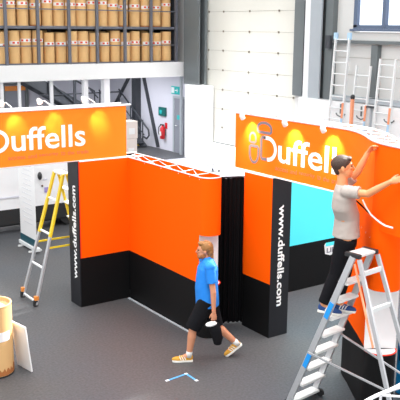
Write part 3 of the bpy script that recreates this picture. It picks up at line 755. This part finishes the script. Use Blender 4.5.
# ---- ladders leaning on the far wall
def wall_ladder(y0, y1, ztop, label, lean=.25):
    t = thing('wall_ladder', label, 'ladder', (15.1,(y0+y1)/2,0), group='aluminium ladders leaning along the far wall')
    xt = 15.30; xb = xt-lean; yc = (y0+y1)/2
    for y in (y0, y1): B().bar((xb,y,.02),(xt,y*.96+.04*yc,ztop), .06, .04, (0,1,0)).build('stile', 'alul', t)
    n = int(ztop/.30)
    for k in range(1, n+1):
        z = .30*k; x = xb+(xt-xb)*z/ztop
        if z < ztop-.02: B().tube([(x,y0,z),(x,y1,z)], .018, 8).build('rung', 'alul', t)
    xx = lambda z: xb+(xt-xb)*z/ztop-.045
    B().bar((xx(2.15),y1,2.15),(xx(2.55),y1,2.55), .03, .05, (0,1,0)).build('orange_sleeve', 'sign_or', t)
    B().bar((xx(1.7),y1,1.7),(xx(2.14),y1,2.14), .03, .05, (0,1,0)).build('blue_sleeve', 'paleblue', t)
    return t
l1 = wall_ladder(15.62,15.10,4.24,'tallest aluminium ladder with blue end caps, nearest the grey column')
for y in (15.61,15.11): B().box((15.27,y-.06,4.20),(15.335,y+.06,4.38)).build('end_cap', 'paleblue', l1, bevel=.008)
wall_ladder(14.80,14.30,3.55,'shorter aluminium ladder, middle one of the three on the far wall')
wall_ladder(14.00,13.48,3.75,'aluminium ladder rising under the window, rightmost on the far wall')
t = thing('pole', 'orange painted pole with black knob standing among the wall ladders', 'pole', (14.8,14.4,0))
B().bar((14.80,14.45,.02),(14.92,14.52,2.72), .07, .07, (0,1,0)).build('shaft', 'sign_or', t)
B().ellipsoid((14.922,14.52,2.76), (.06,0,0), (0,.06,0), (0,0,.07)).build('knob', 'bplastic', t)
t = thing('pole', 'thin grey pole standing right of the orange pole', 'pole', (15.1,14.1,0))
B().bar((15.15,14.14,.0),(15.22,14.14,2.50), .05, .05, (0,1,0)).build('shaft', 'steell', t); B().box((15.17,14.02,2.50),(15.30,14.28,2.54)).build('crosspiece', 'steeld', t)
for y, lb in ((15.34,'black wall hook behind the tallest ladder'),(14.58,'black wall hook behind the middle ladder'),(13.62,'black wall hook behind the rightmost wall ladder')):
    b = B(); b.bar((15.325,y,2.50),(15.325,y,2.24), .028, .035, (0,1,0)); b.tube([(15.33,y+.17,2.24),(15.32,y+.12,2.19),(15.315,y,2.16),(15.32,y-.12,2.19),(15.33,y-.17,2.24)], .016, 8)
    tag(b.build('wall_hook', 'steel'), lb, 'hook', group='hooks on the white blockwork')

# ================================================================ FRONT LEFT: drum and board
dm = thing('cardboard_drum', 'big brown cardboard drum standing at the left edge of the carpet', 'drum', (3.37,9.54,0))
R = .25
cx, cy = 3.37, 9.54
Z1 = .97
B().tube([(cx,cy,.012),(cx,cy,Z1)], R, 40, caps=False).build('drum_wall', 'kraft', dm)
B().tube([(cx,cy,.02),(cx,cy,Z1-.005)], R-.012, 40, caps=False).build('inner_wall', 'kraftin', dm)
b = B(); o_ = arc(cx,cy,R+.003,0,2*PI,40)[:-1]; i_ = arc(cx,cy,R-.016,0,2*PI,40)[:-1]; n = 40
b.add([(x,y,Z1+.004) for x,y in o_]+[(x,y,Z1+.004) for x,y in i_]+[(x,y,Z1-.012) for x,y in o_]+[(x,y,Z1-.012) for x,y in i_],
    [(k,(k+1) % n,n+(k+1) % n,n+k) for k in range(n)]+[(k,(k+1) % n,2*n+(k+1) % n,2*n+k) for k in range(n)]+[(n+k,n+(k+1) % n,3*n+(k+1) % n,3*n+k) for k in range(n)])
b.build('rim', 'kraftin', dm)
b = B().tube([(cx,cy,Z1-.06),(cx,cy,Z1-.05)], R-.012, 40); b.build('lid', 'kraftin', dm)
B().tube([(cx,cy,0),(cx,cy,.025)], R+.002, 40).build('base_ring', 'rubber', dm)
q = arc(cx,cy,R+.003,math.radians(-105),math.radians(-55),10)
b = B(); b.add([(x,y,zz) for zz in (.50,.63) for x,y in q], [(i,i+1,12+i,11+i) for i in range(10)], 0, True); b.build('paper_label', 'label', dm)
b = B(); q = arc(cx,cy,R+.002,math.radians(-150),math.radians(0),30)
hs = [.03+.06*abs(math.sin(k*1.9))*(1 if k % 3 else .4) + (.05 if k in (22,23,24,25) else 0) for k in range(31)]
b.add([(x,y,.03) for x,y in q]+[(x,y,.04+h) for (x,y),h in zip(q,hs)], [(i,i+1,32+i,31+i) for i in range(30)]); b.build('scuffed_foot', 'kraftd', dm)
b = B().obox((3.705,9.415,.33), V((-.035,.0,.32)), V((.030,-.17,0)), V((.010,.002,.002)))
tag(b.build('white_board', 'white', bevel=.003), 'white board leaning against the cardboard drum', 'board')

# ---- floor tape
b = B(); b.bar((5.12,8.04,.003),(5.44,8.07,.003), .028, .004, (0,0,1)); b.bar((5.44,8.075,.003),(5.44,7.83,.003), .028, .004, (0,0,1))
tp = thing('floor_tape', 'blue tape chevron stuck on the carpet in front of the walking person', 'tape', (5.35,8.0,0))
b.build('tape_strip', 'tape', tp)
b = B(); b.box((5.10,8.02,.001),(5.15,8.06,.0065)); b.box((5.42,8.055,.001),(5.46,8.09,.0065)); b.box((5.42,7.81,.001),(5.46,7.85,.0065)); b.build('tape_end', 'tapew', tp)
# white strip at the foot of the curved wall
struct(B().box((6.28,9.2,0),(6.315,11.1,.012)).build('trim_9', 'steell'))

# ---- blue crate behind the right unit
t = thing('storage_crate', 'bright blue plastic crate with black latches at the right edge', 'crate', (7.5,5.98,0))
B().box((7.33,5.82,0),(7.72,6.16,.76)).build('crate_body', 'crate', t, bevel=.02)
B().box((7.315,5.80,.76),(7.735,6.18,.81)).build('lid', 'crate', t, bevel=.01)
B().box((7.305,5.98,.46),(7.33,6.10,.66)).build('latch', 'bplastic', t, bevel=.006)
B().box((7.45,5.90,.811),(7.60,6.05,.835)).build('handle', 'bplastic', t, bevel=.004)

# ---- white pop-up frame top in the near corner
pf = thing('popup_frame', 'white folding display frame poking into the bottom right corner', 'frame', (3.6,2.9,0))
ft = sub([(3.07,2.845),(3.19,2.885),(3.34,2.905),(3.51,2.90),(3.8,2.85),(4.1,2.73)]); fk = offset_pl(ft, -.18)
b = B(); b.tube([(x,y,2.40) for x,y in ft], .011, 8); b.tube([(x,y,2.37) for x,y in fk], .008, 8); b.build('top_rail', 'frame', pf)
b = B()
for i in range(2, len(ft)-6, 6): b.tube([(*ft[i],2.39),(*fk[i+6],2.37)], .007, 8)
for i in range(0, len(ft)-4, 4):
    for k in range(3):
        z0 = .02+.75*k; b.tube([(*ft[i],z0),(*ft[i+4],z0+.74)], .007, 8); b.tube([(*ft[i+4],z0),(*ft[i],z0+.74)], .007, 8)
b.build('scissor_bars', 'frame', pf)
for i in (0, 8, 16, 20): B().tube([(*ft[i],0),(*ft[i],2.4)], .008, 8).build('upright', 'frame', pf)

# ================================================================ PEOPLE
def hand(b, wrist, d, nrm, side, curl=.5, r=.0085, thumb_out=.5):
    """d: direction of the fingers, nrm: palm normal, side: towards the thumb"""
    wr = V(wrist); d = V(d).normalized(); nrm = V(nrm); nrm = (nrm-d*nrm.dot(d)).normalized(); s = d.cross(nrm)
    if s.dot(V(side)) < 0: s = -s
    b.rings([(wr-d*.015,.026,.019),(wr+d*.02,.032,.018),(wr+d*.06,.040,.015),(wr+d*.092,.038,.012)], s, 14)
    b.ellipsoid(wr+d*.045, s*.036, nrm*.018, d*.05)
    for k, (o, L, rr) in enumerate(((.030,.072,r),(.010,.080,r*1.02),(-.011,.074,r*.97),(-.030,.058,r*.88))):
        p = wr+d*.088+s*o; a = 0
        for j, f in enumerate((.45,.32,.25)):
            a += curl*(.8 if j == 0 else 1.0)
            q = p+(d*math.cos(a)+nrm*math.sin(a)+s*(o*1.2))*L*f
            b.limb(p, q, rr*(1-.06*j), rr*(.95-.08*j), 10); p = q
    p = wr+d*.025+s*.028
    q = p+(d*.75+s*thumb_out+nrm*.35).normalized()*.042; b.limb(p, q, .013, .0105, 10)
    e = q+(d*.95+s*.15+nrm*(.3+curl*.4)).normalized()*.032; b.limb(q, e, .0105, .009, 10)
def head(b, c, f, l, up, s=1.0):
    """skull, jaw, nose, ears; c = centre of the skull; faces f"""
    f = V(f); l = V(l); up = V(up); c = V(c); S = lambda k: k*s
    b.ellipsoid(c+up*S(.02)-f*S(.008), f*S(.097), l*S(.077), up*S(.095), nu=24, nv=16)
    b.ellipsoid(c-up*S(.045)+f*S(.025), f*S(.065), l*S(.060), up*S(.075), nu=20, nv=12)
    b.ellipsoid(c-up*S(.095)+f*S(.058), f*S(.026), l*S(.030), up*S(.020))                 # chin
    b.ellipsoid(c-up*S(.075)+f*S(.020), f*S(.055), l*S(.055), up*S(.035))                 # jaw
    b.ellipsoid(c+up*S(.022)+f*S(.080), f*S(.014), l*S(.045), up*S(.012))                 # brow
    b.limb(c+up*S(.010)+f*S(.090), c-up*S(.026)+f*S(.108), S(.008), S(.012), 10)          # nose
    b.ellipsoid(c-up*S(.062)+f*S(.083), f*S(.012), l*S(.024), up*S(.010))                 # mouth
    for k in (-1, 1):
        b.ellipsoid(c-up*S(.015)+f*S(.070)+l*S(.034*k), f*S(.018), l*S(.018), up*S(.014)) # cheek
        b.ellipsoid(c-up*S(.012)-f*S(.006)+l*S(.080*k), f*S(.018), l*S(.008), up*S(.030)) # ear
def eyes(c, f, l, up, parent, s=1.0):
    f = V(f); l = V(l); up = V(up); c = V(c)
    for k in (-1, 1):
        B().ellipsoid(c+up*.004*s+f*.082*s+l*.031*k*s, f*.010, l*.013, up*.007).build('eye', 'eyew', parent)
        B().ellipsoid(c+up*.026*s+f*.088*s+l*.032*k*s, f*.008, l*.020, up*.005).build('eyebrow', 'hair_d', parent)
    B().ellipsoid(c-up*.062*s+f*.091*s, f*.006, l*.022, up*.006).build('mouth', 'lips', parent)
def shoe(parent, heel, d, up, upper, sole, stripe=None, L=.28):
    d = V(d).normalized(); up = V(up); up = (up-d*up.dot(d)).normalized(); s = up.cross(d); h = V(heel)
    b = B(); pr = [(0,.030,.0),(.02,.038,0),(.10,.036,0),(.19,.048,0),(.25,.042,0),(.285,.022,0)]
    b2 = B(); n = 20
    def outline(k, z):
        out = [h+d*(-.005)+up*z]
        left = [h+d*x*L/.28+s*w*k+up*z for x, w, _ in pr]; right = [h+d*x*L/.28-s*w*k+up*z for x, w, _ in pr[::-1]]
        return left+right
    a = outline(1.04, 0); c = outline(1.0, .028); m = len(a)
    so = B(); so.add(a+c, [tuple(range(m))[::-1], tuple(range(m,2*m))]+[(i,(i+1) % m,m+(i+1) % m,m+i) for i in range(m)])
    up_ = B()
    up_.ellipsoid(h+d*.20*L/.28+up*.035, d*.095, s*.043, up*.040); up_.ellipsoid(h+d*.11+up*.045, d*.10, s*.037, up*.050); up_.ellipsoid(h+d*.045+up*.055, d*.048, s*.034, up*.055)
    u = up_.skin('shoe', upper, parent, .006, 4)
    so.build('sole', sole, u, bevel=.005)
    if stripe:
        for sg in (-1, 1):
            for k in range(3):
                p = h+d*(.10+.032*k)+s*sg*.0375+up*.035
                B().bar(p, p+d*.018+up*.04-s*sg*.008, .012, .006, s).build('stripe', stripe, u)
    b3 = B(); 
    for k in range(3): p = h+d*(.13+.028*k)+up*(.088-.008*k); b3.bar(p-s*.022, p+s*.022, .008, .006, up)
    b3.build('laces', 'shoe_w', u)
    return u

# ---------- walking person
F = V((-.86,.51,0)).normalized(); Lf = V((-F.y,F.x,0)); U = V((0,0,1))      # Lf = the person's left, towards the camera
Lf = U.cross(F)
O = V((5.96,8.33,0))
P = lambda f, l, z: O+F*f+Lf*l+U*z
wk = thing('person', 'walking person with sandy hair and beard in blue polo shirt and black shorts', 'person', O)
hipL, hipR = P(.0,.09,.90), P(.0,-.09,.90)
kL, kR = P(.20,.09,.50), P(-.12,-.07,.47)
aL, aR = P(.255,.09,.10), P(-.42,-.07,.19)
shL, shR = P(-.01,.185,1.38), P(.03,-.185,1.38)
eL, wL = P(-.055,.235,1.05), P(-.065,.25,.77)
eR, wR = P(-.02,-.22,1.07), P(.03,-.17,.84)
hc = P(.05,0,1.565)
b = B()
b.rings([(P(0,0,.80),.13,.10),(P(0,0,.90),.165,.115),(P(-.005,0,1.02),.145,.105),(P(0,0,1.18),.155,.105),(P(0,0,1.32),.175,.11),(P(.0,0,1.42),.12,.07)], Lf, 24)
b.ellipsoid(P(0,0,.90), F*.12, Lf*.165, U*.12)
b.limb(P(0,0,1.38), hc-U*.06-F*.01, .062, .054)
for s_, e_, w_ in ((shL,eL,wL),(shR,eR,wR)):
    b.ellipsoid(s_, F*.055, Lf*.06, U*.055); b.limb(s_, e_, .050, .038); b.limb(e_, w_, .040, .027)
for h_, k_, a_ in ((hipL,kL,aL),(hipR,kR,aR)):
    b.limb(h_, k_, .088, .058); b.limb(k_, k_+(a_-k_)*.35, .055, .060); b.limb(k_+(a_-k_)*.35, a_, .058, .036)
b.limb(aL, P(.36,.09,.05), .036, .032); b.limb(aR, aR+F*.06-U*.13, .034, .030)
head(b, hc, F, Lf, U)
hand(b, wL, (wL-eL), -Lf, F, curl=.75); hand(b, wR, (wR-eR)+U*.02, Lf, F, curl=.6)
body = b.skin('body', 'skin', wk, .0055, 5)
eyes(hc, F, Lf, U, body)
b = B(); b.ellipsoid(hc+U*.036-F*.024, F*.100, Lf*.087, U*.095, nu=24, nv=16); b.ellipsoid(hc-F*.075-U*.02, F*.055, Lf*.070, U*.085); b.ellipsoid(hc-F*.085-U*.085, F*.045, Lf*.055, U*.060); b.ellipsoid(hc-F*.095-U*.145, F*.034, Lf*.040, U*.055); b.ellipsoid(hc+F*.04+U*.095, F*.05, Lf*.065, U*.028)
b.skin('hair', 'hair_b', wk, .007, 3)
b = B(); b.ellipsoid(hc-U*.088+F*.055, F*.042, Lf*.046, U*.036); b.ellipsoid(hc-U*.07+F*.018+Lf*.052, F*.04, Lf*.014, U*.034); b.ellipsoid(hc-U*.07+F*.018-Lf*.052, F*.04, Lf*.014, U*.034); b.ellipsoid(hc-U*.048+F*.090, F*.014, Lf*.028, U*.008)
b.skin('beard', 'beard', wk, .006, 2)
# polo shirt
b = B()
b.rings([(P(0,0,.79),.192,.160),(P(0.005,0,.90),.190,.160),(P(.015,0,1.04),.180,.158),(P(.01,0,1.18),.180,.150),(P(0,0,1.32),.192,.140),(P(0,0,1.42),.15,.085),(P(.0,0,1.455),.085,.068)], Lf, 28)
for s_, e_ in ((shL,eL),(shR,eR)):
    d = (e_-s_).normalized(); b.ellipsoid(s_, F*.078, Lf*.07, U*.07); b.rings([(s_-d*.03,.072,.066),(s_+d*.10,.070,.064),(s_+d*.22,.072,.066)], F, 18)
b.skin('polo_shirt', 'polo', wk, .008, 4)
B().rings([(P(0.005,0,1.425),.080,.074),(P(.012,0,1.475),.070,.066)], Lf, 20).build('collar', 'polo', wk)
# shorts
b = B(); b.rings([(P(0,0,.95),.168,.122),(P(0,0,.86),.182,.135),(P(0,0,.76),.185,.135)], Lf, 24)
for h_, k_ in ((hipL,kL),(hipR,kR)):
    d = (k_-h_); b.rings([(h_+d*.05,.110,.125),(h_+d*.5,.098,.115),(h_+d*1.04,.090,.108)], Lf, 18)
b.skin('shorts', 'shorts', wk, .008, 4)
for a_ in (aL, aR):
    k_ = kL if a_ is aL else kR; d = (k_-a_).normalized(); B().rings([(a_-d*.03,.044,.044),(a_+d*.05,.042,.042),(a_+d*.055,.038,.038)], Lf, 14).build('sock', 'sock', wk)
shoe(wk, P(.20,.09,.004), F, U, 'shoe_y', 'shoe_w', 'shoe_w')
td = (F*.78-U*.62).normalized(); hr = P(-.50,-.07,.165)
shoe(wk, hr, td, (U*.78+F*.62), 'shoe_y', 'shoe_w', 'shoe_w')
# bag held in the near hand
hb = wL-U*.08+(wL-eL).normalized()*.02
bg = thing('bag', 'black drawstring bag with a pale rim held in the walking person\'s hand', 'bag', P(-.09,.26,.30))
b = B(); b.rings([(P(-.12,.26,.33),.055,.045),(P(-.12,.26,.40),.072,.055),(P(-.09,.26,.52),.080,.06),(P(-.06,.255,.60),.078,.055)], F, 18); b.ellipsoid(P(-.12,.26,.335), F*.058, Lf*.045, U*.03)
b.skin('bag_body', 'shorts', bg, .008, 4)
B().ellipsoid(P(-.03,.265,.61), F*.078-U*.012, Lf*.06, U*.032).build('pale_rim', 'label', bg)

# ---------- man on the stepladder
F = V((.74,-.67,0)).normalized(); Lf = U.cross(F)
mn = thing('person', 'dark-haired man in grey T-shirt and black trousers standing on the stepladder', 'person', (6.22,6.25,1.26))
TT = TZ[5]          # the tread he stands on
pel = V((6.41,6.235,2.17))
hipN, hipF_ = pel-Lf*.09, pel+Lf*.09              # near (right) and far (left) hips
heelN = V((6.15,6.37,TT+.003)); dN = V((.42,-.90,0)).normalized()
heelF = V((6.33,6.33,TT+.003)); dF = V((.50,-.86,0)).normalized()
aN, aF = heelN+dN*.06+U*.10, heelF+dF*.06+U*.10
kN, kF = V((6.29,6.24,1.72)), V((6.43,6.25,1.74))
chest = V((6.34,6.225,2.60)); neck = V((6.31,6.235,2.80)); hc = V((6.315,6.24,2.98))
hf = (F*.98+U*.12).normalized(); hu = (U-hf*U.dot(hf)).normalized()
sN = V((6.245,6.09,2.73)); sF = V((6.46,6.34,2.745))
eN = V((6.33,5.86,2.735)); wN = V((6.41,5.62,2.90))
eF = V((6.53,6.22,2.90)); wF = V((6.575,6.125,3.13))
b = B()
b.rings([(pel-U*.08,.14,.10),(pel+U*.02,.165,.115),(pel+U*.14,.145,.10),(chest-U*.08,.165,.11),(chest+U*.06,.180,.11),(neck-U*.04,.12,.07)], Lf, 24)
b.ellipsoid(pel, F*.12, Lf*.165, U*.12); b.limb(neck-U*.05, hc-hu*.06-hf*.01, .064, .056)
for s_, e_, w_ in ((sN,eN,wN),(sF,eF,wF)):
    b.ellipsoid(s_, F*.06, Lf*.06, U*.06); b.limb(s_, e_, .052, .040); b.limb(e_, e_+(w_-e_)*.35, .042, .041); b.limb(e_+(w_-e_)*.35, w_, .041, .027)
for h_, k_, a_ in ((hipN,kN,aN),(hipF_,kF,aF)):
    b.limb(h_, k_, .088, .057); b.limb(k_, k_+(a_-k_)*.35, .055, .058); b.limb(k_+(a_-k_)*.35, a_, .056, .035)
for a_, d_ in ((aN,dN),(aF,dF)): b.limb(a_, a_+d_*.10-U*.05, .034, .028)
head(b, hc, hf, Lf, hu, 1.13)
hand(b, wN, V((.10,-.22,.10)), V((1,.2,-.2)), U, curl=.35); hand(b, wF, V((.10,-.45,.70)), F*.3-U*.3-Lf*.3, F, curl=.55)
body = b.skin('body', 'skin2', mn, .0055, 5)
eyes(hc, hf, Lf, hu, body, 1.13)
b = B(); b.ellipsoid(hc+hu*.040-hf*.020, hf*.116, Lf*.094, hu*.100, nu=24, nv=16); b.ellipsoid(hc-hf*.065-hu*.02, hf*.045, Lf*.068, hu*.07); b.ellipsoid(hc+hf*.062+hu*.085, hf*.045, Lf*.060, hu*.030)
for k in (-1,1): b.ellipsoid(hc+hf*.008+Lf*.082*k+hu*.022, hf*.020, Lf*.010, hu*.035)
b.skin('hair', 'hair_d', mn, .007, 3)
# T-shirt
b = B()
b.rings([(pel-U*.005,.190,.160),(pel+U*.10,.184,.148),(pel+U*.24,.180,.142),(chest-U*.06,.186,.140),(chest+U*.06,.195,.130),(neck-U*.055,.150,.085),(neck-U*.02,.080,.070)], Lf, 28)
for s_, e_ in ((sN,eN),(sF,eF)):
    d = (e_-s_).normalized(); L_ = (e_-s_).length; b.ellipsoid(s_, F*.078, Lf*.072, U*.074); b.rings([(s_-d*.04,.074,.070),(s_+d*L_*.3,.070,.066),(s_+d*L_*.60,.074,.068)], U, 18)
b.limb(chest+U*.02, sN, .11, .075); b.limb(chest+U*.02, sF, .11, .075)
b.skin('t_shirt', 'tee', mn, .008, 4)
# trousers
b = B(); b.rings([(pel+U*.07,.166,.125),(pel-U*.03,.174,.130),(pel-U*.12,.168,.124)], Lf, 24)
for h_, k_, a_ in ((hipN,kN,aN),(hipF_,kF,aF)):
    b.rings([(h_+(k_-h_)*.05,.104,.125),(h_+(k_-h_)*.5,.094,.110),(k_,.080,.088),(k_+(a_-k_)*.4,.076,.084),(k_+(a_-k_)*.97,.062,.068)], Lf, 18)
b.skin('trousers', 'trouser', mn, .008, 4)
shoe(mn, heelN, dN, U, 'shoe_b', 'shoe_w', 'shoe_w'); shoe(mn, heelF, dF, U, 'shoe_b', 'shoe_w', 'shoe_w')

# ================================================================ LIGHT
sc = bpy.context.scene
wd = bpy.data.worlds.new('daylight'); sc.world = wd; wd.use_nodes = True
bgn = wd.node_tree.nodes['Background']; bgn.inputs[0].default_value = (.97,.985,1.0,1); bgn.inputs[1].default_value = 1.25
def area(name, loc, rot, sx, sy, e, col=(1,1,1)):
    L = bpy.data.lights.new(name, 'AREA'); L.shape = 'RECTANGLE'; L.size = sx; L.size_y = sy; L.energy = e; L.color = col
    o = bpy.data.objects.new(name, L); C.objects.link(o); o.location = loc; o.rotation_euler = rot; return o
area('fill_light', (3.5,11,8.5), (math.radians(50),0,0), 8, 3, 330)  # added fill from overhead, aimed at the van and back left
fill = area('fill_light', (9.5,7.5,8.5), (0,0,0), 4, 5, 240); fill.data.spread = math.radians(80)  # added overhead fill that lifts the floor on the right
area('fill_light', (3,5,9.0), (math.radians(-8),math.radians(-12),0), 5, 8, 700)  # added overhead fill for the front of the stand
area('fill_light', (9.5,17.5,8.6), (0,math.radians(-30),0), 5, 14, 150)  # added overhead fill that brightens the back of the hall
glare = area('fill_light', (13.6,19.6,8.3), (0,0,0), 2.5, 3.5, 420); glare.data.spread = math.radians(50)  # added lamp that whitens the floor by the raised door
for x, y in ((9.0,26.0),(13.0,25.2)): area('soffit_fill', (x,y,3.08), (0,0,0), 1.8, .3, 150, (.93,.95,1))  # added fill that brightens the walls under the mezzanine
sun = bpy.data.lights.new('sun', 'SUN'); sun.energy = 14.0; sun.angle = math.radians(3); sun.color = (1,.97,.92)
so = bpy.data.objects.new('sun', sun); C.objects.link(so); so.rotation_euler = V((-.80,-.10,-.60)).to_track_quat('-Z','Y').to_euler(); so.location = (24,18,10)

# ================================================================ CAMERA
F_PX, PITCH, ROLL, YAW = 789.5, .21597, .008392, .96086
cam = bpy.data.cameras.new('camera'); cam.sensor_width = 36; cam.sensor_fit = 'HORIZONTAL'; cam.lens = 36*F_PX/400; cam.clip_end = 200
co = bpy.data.objects.new('camera', cam); C.objects.link(co); sc.camera = co
f = V((math.cos(PITCH)*math.cos(YAW), math.cos(PITCH)*math.sin(YAW), -math.sin(PITCH)))
rt = V((math.sin(YAW),-math.cos(YAW),0)); up = rt.cross(f)
r2 = rt*math.cos(ROLL)+up*math.sin(ROLL); u2 = up*math.cos(ROLL)-rt*math.sin(ROLL)
m = Matrix((( r2.x,u2.x,-f.x,0),(r2.y,u2.y,-f.y,0),(r2.z,u2.z,-f.z,4.5),(0,0,0,1)))
co.matrix_world = m
sc.view_settings.view_transform = 'Standard'; sc.view_settings.look = 'None'; sc.view_settings.gamma = 1; sc.view_settings.use_curve_mapping = False
sc.view_settings.exposure = .15
